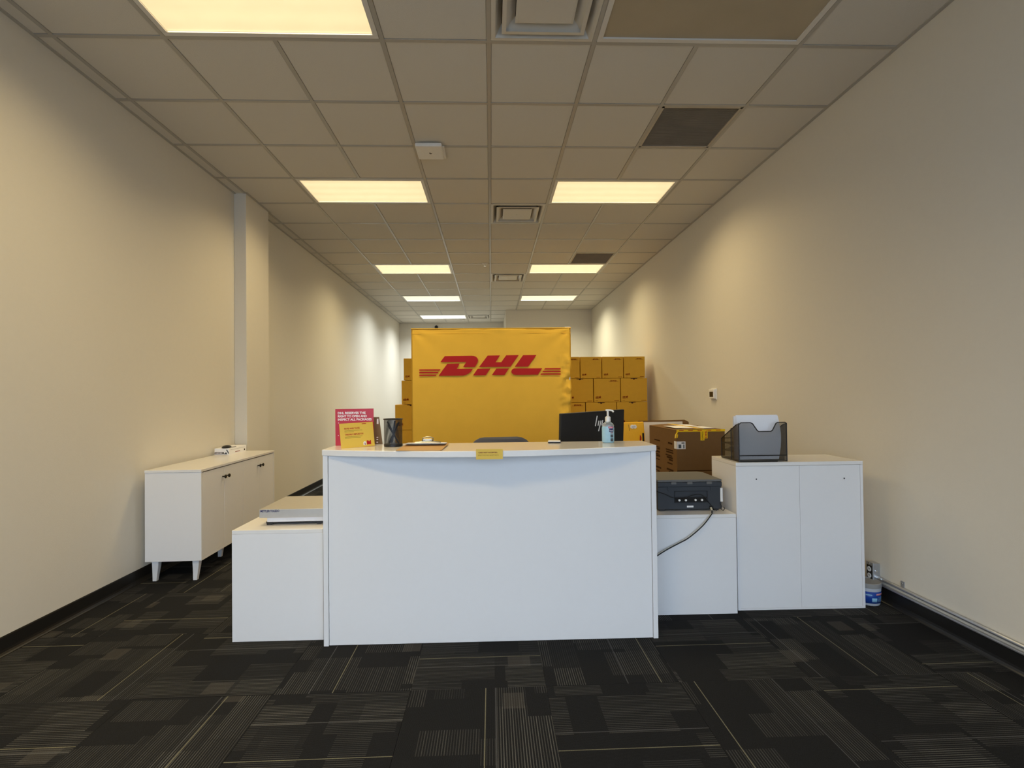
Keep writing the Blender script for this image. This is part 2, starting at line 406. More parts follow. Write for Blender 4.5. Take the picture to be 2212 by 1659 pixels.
for x0, x1, y0, y1 in ((XL, XL+.022, YF, YB2), (XR-.022, XR, YF, YB1), (XS, XR, YB1-.022, YB1), (XL, XS, YB2-.022, YB2), (-2.421, -2.399, 5.013, 5.557)):
    MB().box(x0, x1, y0, y1, C-.001, C+.005).build('edge_trim', M['grid'], ceil)
# lights
WARM = (1.0, .78, .42); MID = (1.0, .83, .48); COOL = (1.0, .93, .68); WHITE = (.88, .95, .96)
lightcols = {-5: ((1.0, .76, .40, 1), WARM), -1: ((1.0, .76, .40, 1), WARM), 3: ((1.0, .77, .42, 1), WARM), 8: ((1.0, .82, .46, 1), MID), 12: ((1.0, .94, .62, 1), COOL), 16: ((1.0, 1.0, .86, 1), (.92, .98, 1.0))}
lm = {j: lens_mat('lit lens row %d' % j, lightcols[j][0], .03 if j < 0 else .045) for j in lightcols}
where = {(-5, -3): 'lit ceiling troffer above and behind the camera, out of the picture', (-1, -3): 'lit ceiling troffer nearest the camera, cut by the top of the picture', (-1, 1): 'unlit ceiling troffer with a stained brown lens, in front of the ceiling',
 (3, -3): 'warm lit ceiling troffer past the white wireless box, over the sideboard side', (3, 1): 'warm lit ceiling troffer close behind the first dark return grille',
 (8, -3): 'lit ceiling troffer beside the sprinkler, second lit one back past the wireless box', (8, 1): 'lit ceiling troffer touching the far dark return grille',
 (12, -3): 'pale lit ceiling troffer, last but one on the column side', (12, 1): 'lit ceiling troffer nearest the back wall on the thermostat side',
 (16, -3): 'farthest whitest lit ceiling troffer beside the last air diffuser'}
for j, i, on in lights:
    cx, cyy = (gx(i)+gx(i+2))/2, (gy(j)+gy(j+1))/2
    t = thing('ceiling_light', where[(j, i)], 'ceiling light', (cx, cyy, C+.002), 0, 'recessed ceiling troffers')
    hx, hy = T-.014, T/2-.014
    mb = MB()
    for a in ((-hx, hx, -hy, -hy+.030), (-hx, hx, hy-.030, hy), (-hx, -hx+.030, -hy+.03, hy-.03), (hx-.030, hx, -hy+.03, hy-.03)): mb.box(*a, -.003, .02)
    mb.build('frame', M['lightframe'], t, bevel=.002)
    MB().box(-hx+.03, hx-.03, -hy+.03, hy-.03, .006, .012).build('diffuser', lm[j] if on else M['deadlens'], t)
    hb = MB(); hb.box(-hx, hx, -hy, hy, .03, .12); hb.build('housing', M['lightframe'], t)
    for sx in (-.8, .8): MB().box(sx*hx-.012, sx*hx+.012, -hy-.002, -hy+.006, -.005, -.002).build('latch', M['lightframe'], t)
    if on:
        ld = bpy.data.lights.new('lamp', 'AREA'); ld.shape = 'RECTANGLE'; ld.size = 1.12; ld.size_y = .52
        ld.energy = LAMP_W*{-5: 1.7, 8: 1.15, 12: 2.5, 16: 3.0}.get(j, 1.0); ld.color = WHITE if (j, i) == (12, -3) else lightcols[j][1]
        lo = bpy.data.objects.new('lamp', ld); COL.objects.link(lo); lo.parent = t; lo.location = (0, 0, .004); lo.visible_camera = False; ld.spread = math.radians(150)
# supply diffusers
def frustum_ring(mb, a0, z0, a1, z1, th=.004):
    """square flared cone from half-size a0 at z0 to a1 at z1"""
    v = [];
    for a, z in ((a0, z0), (a1, z1), (a1-th, z1), (a0-th, z0)):
        v += [(-a, -a, z), (a, -a, z), (a, a, z), (-a, a, z)]
    f = []
    for r in range(4):
        for k in range(4): f.append((r*4+k, r*4+(k+1) % 4, ((r+1) % 4)*4+(k+1) % 4, ((r+1) % 4)*4+k))
    return mb.add(v, f)
vl = ['square stepped air diffuser nearest the camera, beside the unlit troffer', 'square stepped air diffuser between the two nearest rows of lit troffers',
      'square stepped air diffuser with bright reflections near the sprinkler', 'farthest square air diffuser beside the last lit troffer']
for (j, i), lb in zip(vents, vl):
    cx, cyy = (gx(i)+gx(i+1))/2, (gy(j)+gy(j+1))/2
    t = thing('air_diffuser', lb, 'vent', (cx, cyy, C+.001), 0, 'square ceiling supply diffusers')
    a = T/2-.013
    mb = MB(); frustum_ring(mb, a, 0, a-.012, -.002, .01); frustum_ring(mb, a-.02, -.001, a-.055, .055); mb.build('outer_frame', M['ventmetal'], t)
    mb = MB(); frustum_ring(mb, .232, -.006, .165, .040, .005); frustum_ring(mb, .232, -.006, .212, -.008, .004); mb.build('middle_cone', M['ventmetal'], t)
    mb = MB(); mb.box(-.148, .148, -.148, .148, -.004, -.001); frustum_ring(mb, .160, .004, .146, -.003, .006); mb.build('centre_plate', M['ventmetal'], t, bevel=.0015)
    MB().lathe([(.006, -.007), (.006, -.003)], 10).build('screw', M['ventmetal'], t)
    MB().box(-a+.02, a-.02, -a+.02, a-.02, .09, .13).build('duct', M['void'], t)
for (j, i), lb in zip(grilles, ['dark square return air grille in the ceiling nearer the camera', 'dark square return air grille touching a lit troffer further back']):
    cx, cyy = (gx(i)+gx(i+1))/2, (gy(j)+gy(j+1))/2
    t = thing('return_grille', lb, 'vent', (cx, cyy, C+.001), 0, 'perforated ceiling return grilles')
    a = T/2-.013; mb = MB()
    for q in ((-a, a, -a, -a+.018), (-a, a, a-.018, a), (-a, -a+.018, -a, a), (a-.018, a, -a, a)): mb.box(*q, 0, .012)
    mb.build('frame', M['grille'], t)
    mb = MB(); n = 46
    for k in range(n):
        y = -a+.02+(2*a-.04)*k/(n-1); mb.add([(-a+.018, y-.002, .003), (a-.018, y-.002, .003), (a-.018, y+.004, .011), (-a+.018, y+.004, .011)], [(0, 1, 2, 3)])
    b = mb.build('louvre', M['grille'], t); b['kind'] = 'stuff'
    MB().box(-a+.01, a-.01, -a+.01, a-.01, .014, .02).build('backing', simple('dust filter', (.34, .30, .23, 1), .95, var=.3, scale=4), t)
# wireless box on the ceiling, sprinkler, rear camera
t = thing('wireless_box', 'white rounded box fixed to the ceiling by the second lit troffer', 'access point', (-.475, 4.108, C), 0)
MB().box(-.115, .100, -.128, .105, -.040, -.008).build('body', M['plastic'], t, bevel=.012, seg=3)
MB().box(-.075, .115, -.06, .14, -.012, 0).build('mount_plate', M['plastic'], t, bevel=.003)
MB().prism([(-.012, -.02), (-.002, -.026), (-.004, -.012), (.012, -.010), (.004, .004), (-.010, .006)], -.0405, -.0400, 'z').build('emblem', M['black'], t)
t = thing('sprinkler_head', 'small white sprinkler head under the ceiling by the middle grid bar', 'sprinkler', (-.075, 7.70, C), 0)
MB().lathe([(.001, .002), (.045, 0), (.036, -.012), (.014, -.02), (.012, -.03)], 16).build('escutcheon', M['lightframe'], t, smooth=True)
MB().lathe([(.018, -.040), (.018, -.037), (.004, -.036), (.004, -.028)], 12).build('deflector', M['chrome'], t)
t = thing('security_camera', 'tiny dark round camera high on the rear wall', 'camera', (-1.515, YB2, 3.245), 0)
MB().lathe([(.05, 0), (.05, -.02), (.042, -.04)], 20, axis='y').build('body', M['printer'], t, smooth=True)
MB().lathe([(.028, -.045), (.020, -.052), (.004, -.055)], 16, axis='y').build('lens', M['black'], t, smooth=True)
t = thing('smoke_detector', 'small flat round detector on the ceiling behind the farthest troffer', 'detector', (-.75, 13.35, C), 0)
MB().lathe([(.001, 0), (.07, 0), (.065, -.02), (.04, -.035), (.002, -.036)], 20).build('body', M['ventmetal'], t, smooth=True)

# ------------------------------------------------------------------ reception desk
RZ = math.radians(-.48)
t = thing('reception_desk', 'white reception desk with a bowed counter in the middle of the room', 'desk', (-.006, 2.681, 0), RZ)
hw = .893; ct = 1.040; th = .032
for xa in (-hw, hw-.026):
    MB().prism([(0, 0), (.78, 0), (.78, .715), (.27, .715), (.27, ct-th), (0, ct-th)], xa, xa+.026, 'x').build('side_panel', M['white'], t, bevel=.0015)
MB().box(-hw+.028, hw-.028, .006, .026, .002, ct-th).build('front_panel', M['white'], t, bevel=.001)
pts = [(-hw-.004, .285), (-hw-.004, .0)]
for k in range(1, 32):
    a = k/32; x = (-hw-.004)+2*(hw+.004)*a; pts.append((x, -.168*(1-(2*a-1)**2)))
pts += [(hw+.004, 0), (hw+.004, .262)]
MB().prism(pts, ct-th, ct, 'z').build('counter', M['white_top'], t, bevel=.003)
MB().box(-hw+.026, hw-.026, .028, .78, .715, .745).build('work_surface', M['white_top'], t, bevel=.002)
# low cabinets at either end
def plain_box_cabinet(name, label, x0, x1, y, depth, h, rz, back_split=False):
    w = x1-x0
    t = thing(name, label, 'cabinet', ((x0+x1)/2, y, 0), rz)
    a = w/2
    MB().box(-a, a, 0, depth, h-.02, h).build('top_panel', M['white_top'], t, bevel=.001)
    MB().box(-a, -a+.018, .012, depth, 0, h-.02).build('side_panel', M['white'], t)
    MB().box(a-.018, a, .012, depth, 0, h-.02).build('side_panel', M['white'], t)
    MB().box(-a, a, 0, .012, .001, h-.0205).build('front_panel', M['white'], t, bevel=.0006)
    return t
plain_box_cabinet('low_cabinet', 'low white cabinet carrying the parcel scale at the desk end', -1.413, -.925, 2.763, .60, .601, RZ)
plain_box_cabinet('low_cabinet', 'low white cabinet carrying the dark printer at the desk end', .945, 1.456, 2.945, .48, .593, RZ)
# tall cabinet seen from behind
t = thing('storage_cabinet', 'taller white cabinet under the black mesh organizer by the right wall', 'cabinet', (1.871, 2.976, 0), math.radians(-.9))
a = .391; h = .893; d = .345
MB().box(-a, a, 0, d, h-.021, h).build('top_panel', M['white_top'], t, bevel=.0012)
MB().box(-a, -a+.016, .001, d, 0, h-.022).build('side_panel', M['white'], t, bevel=.0008)
MB().box(a-.016, a, .001, d, 0, h-.022).build('side_panel', M['white'], t, bevel=.0008)
MB().box(-a+.017, -.0008, .004, .012, .012, h-.023).build('back_panel', M['white'], t)
MB().box(.0008, a-.017, .004, .012, .012, h-.023).build('back_panel', M['white'], t)
MB().box(-a+.016, a-.016, .002, d, 0, .011).build('bottom_panel', M['white'], t)
for x, z in ((-.265, .791), (.277, .788)): MB().lathe([(.0045, .0032), (.0045, .0041)], 12, c=(x, 0, z), axis='y').build('screw_hole', M['printer'], t)
# ------------------------------------------------------------------ sideboard
t = thing('sideboard', 'long white four-door sideboard on angled legs along the left wall', 'sideboard', (-2.296, 3.685, 0), math.radians(.9))
L = 1.26; x0, x1 = -.198, .196; z0, z1 = .150, .806
MB().box(x0, x1+.004, -.004, L+.004, z1-.018, z1).build('top_panel', M['white_top'], t, bevel=.0015)
MB().box(x0, x1, 0, .018, z0, z1-.0185).build('end_panel', M['white'], t, bevel=.0008)
MB().box(x0, x1, L-.018, L, z0, z1-.0185).build('end_panel', M['white'], t, bevel=.0008)
MB().box(x0, x1, .0185, L-.0185, z0, z0+.018).build('bottom_panel', M['white'], t)
MB().box(x0+.002, x0+.008, .0185, L-.0185, z0+.0185, z1-.019).build('back_panel', M['white'], t)
MB().box(x0+.01, x1-.02, L/2-.008, L/2+.008, z0+.0185, z1-.019).build('divider', M['white'], t)
dw = (L-.040)/4
for k in range(4):
    ya = .020+k*dw
    dr = MB().box(x1-.016, x1-.001, ya+.0012, ya+dw-.0012, z0+.020, z1-.024).build('door', M['white'], t, bevel=.0008)
    ky = ya+(dw-.028 if k % 2 == 0 else .028)
    MB().lathe([(.0055, -.001), (.0045, .014), (.006, .017), (.0145, .020), (.0150, .024), (.012, .028), (.002, .029)], 16, c=(x1, ky, .708), axis='x').build('knob', M['knob'], dr, smooth=True)
def leg(sx, y, xc=None):
    mb = MB()
    xo = xc if xc is not None else (x0+.055 if sx < 0 else x1-.055)
    s = .020
    secs = [(z0, xo, y, .024, .020), (.10, xo-.002, y, .021, .018), (.05, xo-.006, y, .017, .015), (.0, xo-.010, y, .014, .012)]
    v = []; f = []
    for z, cx, cy, a, b in secs: v += [(cx-a, cy-b, z), (cx+a, cy-b, z), (cx+a, cy+b, z), (cx-a, cy+b, z)]
    for i in range(3):
        for k in range(4): f.append((i*4+k, i*4+(k+1) % 4, (i+1)*4+(k+1) % 4, (i+1)*4+k))
    f += [(0, 1, 2, 3), (12, 13, 14, 15)]
    return mb.add(v, f).build('leg', M['white'], t, bevel=.002)
for sx in (-1, 1):
    for y in (.045, L-.05): leg(sx, y)
leg(1, .575, .042)
sb = (-2.296, 3.685)
t = thing('small_carton', 'small white printed carton lying on the sideboard', 'box', (-2.452, 4.625, .806), math.radians(1))
MB().box(-.062, .068, 0, .33, 0, .058).build('body', M['paper'], t, bevel=.001)
MB().box(-.060, .020, -.0006, 0, .006, .024).build('printed_band', M['black'], t)
for k in range(5): MB().box(-.054+k*.013, -.054+k*.013+.010, -.0012, -.0006, .011, .019).build('printed_mark', M['whiteink'], t)
MB().prism([(.018, .004), (.040, .024), (.052, .004)], -.0006, 0, 'y').build('printed_triangle', M['greyink'], t)
MB().prism([(.04, .044), (.060, .010), (.066, .006), (.066, .016), (.050, .046)], -.0007, 0, 'y').build('printed_arc', M['greyink'], t)
MB().box(.068, .0686, .11, .20, .012, .018).build('printed_line', M['maroon'], t)
MB().box(.068, .0686, .28, .30, .010, .026).build('printed_mark', M['kraftprint'], t)
MB().box(.068, .0686, .02, .30, .040, .0415).build('printed_line', M['greyink'], t)
t = thing('round_gadget', 'small black rounded object lying on the white carton', 'gadget', (-2.425, 4.66, .864), 0)
MB().lathe([(.030, 0), (.036, .006), (.034, .014), (.024, .021), (.010, .025), (.001, .026)], 20, sx=1.0, sy=1.5).build('body', M['knob'], t, smooth=True)
MB().tube([(.02, .04, .004), (.03, .07, .003), (.034, .10, .002)], .003, 6).build('tail', M['knob'], t)
# ------------------------------------------------------------------ parcel scale
t = thing('parcel_scale', 'low stainless parcel scale with white base on the low cabinet', 'scale', (-1.118, 2.885, .601), 0)
mb = MB(); mb.box(-.185, .185, -.040, .325, .046, .094); mb.build('platter', M['steel'], t, bevel=.002)
MB().box(-.152, .160, -.018, .30, .018, .046).build('base', M['alu'], t, bevel=.002)
MB().box(-.150, .158, -.010, .29, .010, .018).build('under_plate', M['black'], t)
for x in (-.138, .140):
    for y in (0, .27): MB().prism([(x-.022, .018), (x+.026, .018), (x+.018, .012), (x+.006, .0), (x-.018, .0)], y-.012, y+.02, 'y').build('foot', M['black'], t)
text('METTLER TOLEDO', M['navy'], t, .0125, .104, (-.178, -.0406, .078), bold=.02)
# ------------------------------------------------------------------ printer
t = thing('printer', 'dark grey printer seen from behind on the low cabinet', 'printer', (1.215, 3.038, .593), math.radians(-1))
w = .198
MB().box(-w, w, 0, .295, .010, .150).build('body', M['printer'], t, bevel=.004)
MB().box(-w-.001, w+.001, -.006, .30, .150, .178).build('scanner_bed', M['printer'], t, bevel=.003)
MB().prism([(-w, -.006), (w, -.006), (w, .27), (w-.03, .31), (-w+.03, .31), (-w, .27)], .179, .194, 'z').build('lid', M['printerlid'], t, bevel=.004)
for x in (-.10, .0, .12): MB().box(x-.016, x+.016, -.009, .002, .166, .180).build('hinge_cover', M['printerlid'], t, bevel=.001)
for x in (-.13, .135): MB().box(x-.006, x+.006, -.004, .001, .125, .150).build('clip', M['printer'], t, bevel=.001)
mb = MB()
for q in ((-.095, .110, .084, .088), (-.095, .110, .120, .123), (-.095, -.092, .052, .123), (.107, .110, .052, .123), (-.095, .110, .052, .055)): mb.box(q[0], q[1], -.005, .001, q[2], q[3])
mb.build('rear_cover_frame', M['black'], t)
MB().box(-.090, .105, -.0015, .001, .056, .084).build('rear_slot', M['void'], t)
for x in (-.066, -.026, .034, .074): MB().lathe([(.0065, -.008), (.0065, .0)], 12, c=(x, 0, .068), axis='y').build('roller', M['plastic'], t)
MB().box(-.018, .022, -.0012, 0, .022, .033).build('maker_label', M['plastic'], t)
MB().box(.120, .144, -.002, .001, .012, .030).build('power_socket', M['void'], t)
MB().box(w-.008, w+.006, -.003, .12, .055, .140).build('side_tray', M['plastic'], t, bevel=.001)
MB().tube([(w-.012, -.002, .052), (w-.006, -.012, .030), (w-.012, -.020, .012), (w+.002, -.015, .004), (w+.014, -.008, .012), (w+.010, -.004, .024)], .0025, 6).build('cable_loop', M['black'], t, smooth=True)
for x in (-w+.03, w-.03):
    for y in (.02, .26): MB().box(x-.015, x+.015, y-.01, y+.02, 0, .010).build('foot', M['black'], t)
pc = [(1.342, 3.026, .612), (1.335, 3.00, .606), (1.318, 2.960, .603), (1.298, 2.932, .592), (1.24, 2.922, .530), (1.16, 2.922, .465), (1.10, 2.925, .432), (1.02, 2.925, .392), (.96, 2.918, .358), (.92, 2.912, .33), (.905, 2.912, .25), (.905, 2.912, .1), (.91, 2.915, .006)]
def smooth_path(p, n=5):
    p = [Vector(a) for a in p]; out = []
    for i in range(len(p)-1):
        a, b, c, d_ = p[max(i-1, 0)], p[i], p[i+1], p[min(i+2, len(p)-1)]
        for k in range(n):
            s = k/n; out.append(.5*((2*b)+(c-a)*s+(2*a-5*b+4*c-d_)*s*s+(-a+3*b-3*c+d_)*s**3))
    return out+[p[-1]]
t = thing('power_cord', 'black power cord hanging from the printer across the low cabinet front', 'cord')
path = smooth_path(pc)
MB().tube(path[6:], .0048, 8).build('sheath', M['black'], t, smooth=True)
MB().tube([p+Vector((-.001, -.0010, .0046)) for p in path[14:50]], .0013, 6).build('pale_stripe', M['cordw'], t, smooth=True)
MB().tube(path[:8], .0062, 8).build('plug_sleeve', M['cordw'], t, smooth=True)
t = thing('data_cable', 'thin black cable looping over the printer rear panel', 'cable')
MB().tube(smooth_path([(1.00, 3.026, .72), (1.05, 3.022, .705), (1.10, 3.020, .682), (1.16, 3.018, .672), (1.24, 3.017, .697), (1.29, 3.018, .690), (1.325, 3.020, .650), (1.355, 3.022, .612), (1.375, 3.020, .597)]), .0022, 6).build('wire', M['black'], t, smooth=True)
# ------------------------------------------------------------------ mesh organizer
t = thing('mesh_organizer', 'black wire mesh desk organizer holding upright paper on the taller cabinet', 'organizer', (1.655, 2.992, .893), math.radians(-1))
R_ = .0032
fx = .147
# front face outline with a dip (z up), sides slope down to the back
zb = .040; zt = .238
front = [(-fx, 0), (-fx, zt-.012), (-fx+.012, zt), (-.075, zt), (-.062, zt-.006), (-.034, zt-.048), (-.024, zt-.054), (.050, zt-.054), (.060, zt-.048), (.082, zt-.006), (.092, zt), (fx-.008, zt), (fx, zt-.010), (fx, 0)]
MB().tube([(x, 0, z+.003) for x, z in front], R_, 6).build('front_frame', M['black'], t, smooth=True)
MB().tube([(-fx, 0, zb), (fx, 0, zb)], R_, 6).build('front_rail', M['black'], t)
MB().tube([(-fx, 0, .004), (fx*.6, 0, .004)], R_, 6).build('front_rail', M['black'], t)
MB().prism([p for p in [(-fx, zb), (-fx, zt-.012), (-fx+.012, zt), (-.075, zt), (-.062, zt-.006), (-.034, zt-.048), (-.024, zt-.054), (.050, zt-.054), (.060, zt-.048), (.082, zt-.006), (.092, zt), (fx-.008, zt), (fx, zt-.010), (fx, zb)]], .0005, .0010, 'y').build('front_mesh', M['mesh_xz'], t)
MB().box(-fx, fx*.9, 0.001, .0015, .005, zb-.002).build('front_mesh', M['mesh_xz'], t)
dp = .24
for sx in (-1, 1):
    X = sx*fx
    prof_ = [(0, zt), (.035, zt-.012), (dp, .128), (dp, .004), (0, .004)]
    MB().tube([(X, y, z) for y, z in prof_], R_, 6, closed=True).build('side_frame', M['black'], t, smooth=True)
    MB().prism(prof_, X-.0004, X+.0004, 'x').build('side_mesh', M['mesh_yz'], t)
    MB().tube([(X, .104, .004), (X, .104, .200)], .0026, 6).build('side_post', M['black'], t)
MB().box(-fx, fx, 0, dp, .006, .007).build('base_mesh', M['mesh_xy'], t)
MB().tube([(-fx, dp, .128), (fx, dp, .128)], R_, 6).build('back_rail', M['black'], t)
MB().tube([(-fx, dp, .004), (fx, dp, .004)], R_, 6).build('back_rail', M['black'], t)
MB().box(-fx, fx, .1035, .1042, .01, .200).build('divider_mesh', M['mesh_xz'], t)
MB().tube([(-fx, .104, .200), (fx, .104, .200)], R_, 6).build('divider_rail', M['black'], t)
for z in (.055, .100):
    MB().box(-fx, fx, .108, dp, z, z+.001).build('shelf_mesh', M['mesh_xy'], t)
    MB().tube([(-fx, .108, z), (fx, .108, z), (fx, dp, z), (-fx, dp, z)], .0026, 6, closed=True).build('shelf_frame', M['black'], t)
def sheets(label, x0, x1, y0, y1, z0, z1, n, tilt, loc, rz, bow=0):
    t = thing('paper_stack', label, 'paper', loc, rz)
    for k in range(n):
        y = y0+(y1-y0)*k/max(1, n-1); dx = random.uniform(-.005, .005); dz = random.uniform(-.008, .004)
        mb = MB(); v = []; f = []; m = 7
        for i in range(m+1):
            s = i/m; z = z0+(z1+dz-z0)*s; yy = y+tilt*s; xr = x1+dx+bow*math.sin(PI*s)
            v += [(x0+dx, yy, z), (xr, yy, z), (x0+dx, yy+.0006, z), (xr, yy+.0006, z)]
        for i in range(m):
            a = i*4; b = a+4
            f += [(a, a+1, b+1, b), (a+2, b+2, b+3, a+3), (a, b, b+2, a+2), (a+1, a+3, b+3, b+1)]
        f += [(0, 2, 3, 1), (m*4, m*4+1, m*4+3, m*4+2)]
        mb.add(v, f).build('sheet', M['paper'], t)
    return t
sheets('white paper sheets standing upright in the mesh organizer', -.138, .122, .052, .088, .010, .283, 6, .006, (1.655, 2.992, .893), math.radians(-1), .018)
t = thing('paper_ream', 'flat stack of pale papers on the lower organizer shelf', 'paper', (1.655, 2.992, .893), math.radians(-1))
for k in range(8): MB().box(-.11+random.uniform(-.006, .006),   .11, .115, .225, .0585+k*.002, .0600+k*.002).build('sheet', M['paper'], t)
# ------------------------------------------------------------------ things on the counter
CT = ct
t = thing('notice_sign', 'upright red sign with white lettering on the desk counter', 'sign', (-.785, 2.895, CT), math.radians(-.5))
MB().box(-.110, .108, 0, .003, .001, .211).build('panel', M['redcard'], t)
MB().box(-.110, .108, .003, .034, 0, .002).build('base_foot', M['redcard'], t)
for k, (s, w) in enumerate((('DHL RESERVES THE', .158), ('RIGHT TO OPEN AND', .165), ('INSPECT ALL PACKAGES', .192))):
    text(s, M['whiteink'], t, .0135, w, (-.095, -.0006, .180-k*.0186), bold=.03)
for x, z in ((-.093, .128), (-.095, .056), (-.081, .040), (-.079, .022)): MB().box(x, x+.004, -.0005, 0, z, z+.004).build('printed_mark', M['whiteink'], t)
t = thing('rates_sign', 'yellow rates and taxes card leaning in front of the red sign', 'sign', (-.735, 2.785, CT), math.radians(41), rot=(math.radians(-9), math.radians(0), math.radians(40)))
t.rotation_euler = (math.radians(-10), math.radians(-1.0), math.radians(36))
cw = .190
MB().box(-cw/2, cw/2, 0, .003, .001, .137).build('panel', M['yelcard'], t)
for k, (s, w, m, hh, z) in enumerate((('RATES AND TAXES', .086, M['red'], .009, .103), ('Ask about rates here', .100, M['olive'], .005, .0935), ('from any clerk', .052, M['olive'], .0045, .087), ('TARIFAS E IMPUESTOS', .104, M['red'], .009, .070), ('Pregunte por tarifas', .098, M['olive'], .005, .0600), ('con el agente aqui', .088, M['olive'], .0045, .0535))):
    if k in (0, 3): text(s, m, t, hh, w, (-.070, -.0006, z), bold=.02)
    else: MB().box(-.070, -.070+w, -.0004, 0, z+.0012, z+.0028).build('printed_line', M['olive'], t)
MB().prism([(.028, .128), (.034, .1315), (.052, .1315), (.058, .128)], -.0005, 0, 'y').build('printed_logo', M['red'], t)
MB().prism([(.050, .012), (.074, .012), (.074, .034), (.068, .034), (.066, .029), (.062, .029), (.060, .034), (.050, .034)], -.0005, 0, 'y').build('printed_emblem', M['red'], t)
MB().prism([(.030, .010), (.046, .010), (.046, .026), (.040, .030), (.034, .030), (.030, .024)], -.0004, 0, 'y').build('printed_figure', M['whiteink'], t)
MB().prism([(.036, .012), (.044, .012), (.041, .016), (.041, .024), (.037, .024), (.037, .016)], -.0007, 0, 'y').build('printed_figure', M['maroon'], t)
t = thing('brown_card', 'slim brown card leaning between the red sign and pen cup', 'card', (-.665, 2.936, CT), 0)
t.rotation_euler = (math.radians(-8), math.radians(0), math.radians(-4))
MB().prism([(-.050, .001), (.030, .001), (.004, .160), (-.050, .160)], 0, .002, 'y').build('panel', M['brownacr'], t)
MB().prism([(-.009, .120), (.002, .120), (.000, .150), (-.009, .150)], -.0005, 0, 'y').build('sticker', M['paper'], t)
for z in (.010, .026, .038): MB().box(-.007, .003, -.0005, 0, z, z+.006).build('printed_mark', M['whiteink'], t)
# pen cup
t = thing('pen_cup', 'black wire mesh pen cup standing on the counter', 'pen cup', (-.551, 2.82, CT), 0)
cr = .0505
MB().lathe([(cr-.0004, .012), (cr, .150)], 40).build('mesh_wall', M['mesh_cyl'], t, smooth=True)
bpy.context.view_layer.update()
o = [c for c in t.children][0]
bm = bmesh.new(); bm.from_mesh(o.data); bmesh.ops.delete(bm, geom=[f for f in bm.faces if len(f.verts) > 4], context='FACES'); bm.to_mesh(o.data); bm.free()
MB().lathe([(cr-.003, .002), (cr+.001, .002), (cr+.0015, .013), (cr-.002, .013)], 40).build('base_ring', M['black'], t, smooth=True)
MB().lathe([(.001, .001), (cr, .001), (cr, .003), (.001, .003)], 40).build('floor_plate', M['black'], t)
MB().tube([((cr+.001)*math.cos(2*PI*k/40), (cr+.001)*math.sin(2*PI*k/40), .152) for k in range(40)], .0032, 8, closed=True).build('rim', M['black'], t, smooth=True)
pens = [(-.034, .01, .034, .0, .138, 'pen leaning to the left rim, frontmost in the mesh cup'), (.034, -.004, -.030, .0, .136, 'pen leaning to the right rim, crossing over others in the cup'),
        (-.026, -.01, .040, -.01, .120, 'shorter pen crossing low in the mesh cup'), (.006, .02, -.012, .02, .142, 'near upright pen at the back of the mesh cup'), (.02, .03, -.02, .01, .128, 'pen behind the crossed pens in the mesh cup')]
for xa, ya, xb, yb, hh, lb in pens:
    p = thing('pen', 'black '+lb, 'pen', (-.551, 2.82, CT), 0, 'pens in the mesh cup')
    a = Vector((xb, yb, .004)); b = Vector((xa, ya, hh))
    MB().tube([a.lerp(b, .12), a.lerp(b, .72)], .0044, 8).build('barrel', M['pen'], p, smooth=True)
    MB().tube([a.lerp(b, .70), b], .0050, 8).build('cap', M['pen'], p, smooth=True)
    mb = MB(); q = a.lerp(b, .12); mb.tube([a, a.lerp(b, .08), q], .0022, 6); mb.build('tip', M['chrome'], p)
# clipboard
t = thing('clipboard', 'brown hardboard clipboard with a chrome clip on the counter edge', 'clipboard', (-.371, 2.552, CT), math.radians(-1.5))
t.rotation_euler = (math.radians(1.2), 0, math.radians(-2))
MB().prism([(-.112, 0), (.108, 0), (.116, .012), (.116, .30), (.104, .318), (-.108, .318), (-.118, .30), (-.118, .010)], .0005, .0042, 'z').build('board', M['hardboard'], t)
MB().box(-.050, .050, .268, .312, .0045, .0075).build('clip_plate', M['clip'], t, bevel=.001)
mb = MB(); n = 10; v = []; f = []
for k in range(n+1):
    a = PI*k/n; y = .285+.014*math.cos(a); z = .0085+.012*math.sin(a)
    v += [(-.072, y, z*.55+.003), (-.03, y, z), (.03, y, z), (.072, y, z*.55+.003)]
for k in range(n):
    for q in range(3): f.append((k*4+q, k*4+q+1, k*4+q+5, k*4+q+4))
mb.add(v, f); mb.build('clip_jaw', M['clip'], t, smooth=True)
MB().box(-.026, .026, .276, .281, .0180, .0330).build('clip_lever', M['clip'], t, bevel=.003)
MB().tube([(-.030, .283, .022), (-.030, .296, .034), (-.010, .300, .040), (.010, .300, .040), (.030, .296, .034), (.030, .283, .022)], .003, 8).build('clip_loop', M['clip'], t, smooth=True)
MB().box(-.012, .012, .2752, .276, .021, .026).build('embossed_mark', M['lightframe'], t)
t = thing('paper_sheets', 'white form sheets held on the clipboard', 'paper', (-.371, 2.552, CT), math.radians(-2))
for k in range(3):
    dx = random.uniform(-.004, .004)
    mb = MB(); v = []; f = []
    for i in range(9):
        y = .175+.010*k+.115*i/8; z = .0075+.0012*k+.006*(1-i/8)**2+.004
        v += [(-.112+dx, y, z), (.108+dx, y, z), (-.112+dx, y, z+.0006), (.108+dx, y, z+.0006)]
    for i in range(8):
        a = i*4; b = a+4; f += [(a, a+1, b+1, b), (a+2, b+2, b+3, a+3), (a, b, b+2, a+2), (a+1, a+3, b+3, b+1)]
    f += [(0, 2, 3, 1), (32, 33, 35, 34)]
    mb.add(v, f).build('sheet', M['paper'], t)
# card reader
t = thing('card_reader', 'small flat white and black device on the counter beside the monitor', 'card reader', (.363, 2.885, CT), math.radians(-8))
MB().box(-.036, .036, -.034, .034, .001, .007).build('lower_shell', M['black'], t, bevel=.002)
MB().box(-.036, .036, -.034, .034, .007, .013).build('upper_shell', M['plastic'], t, bevel=.003)
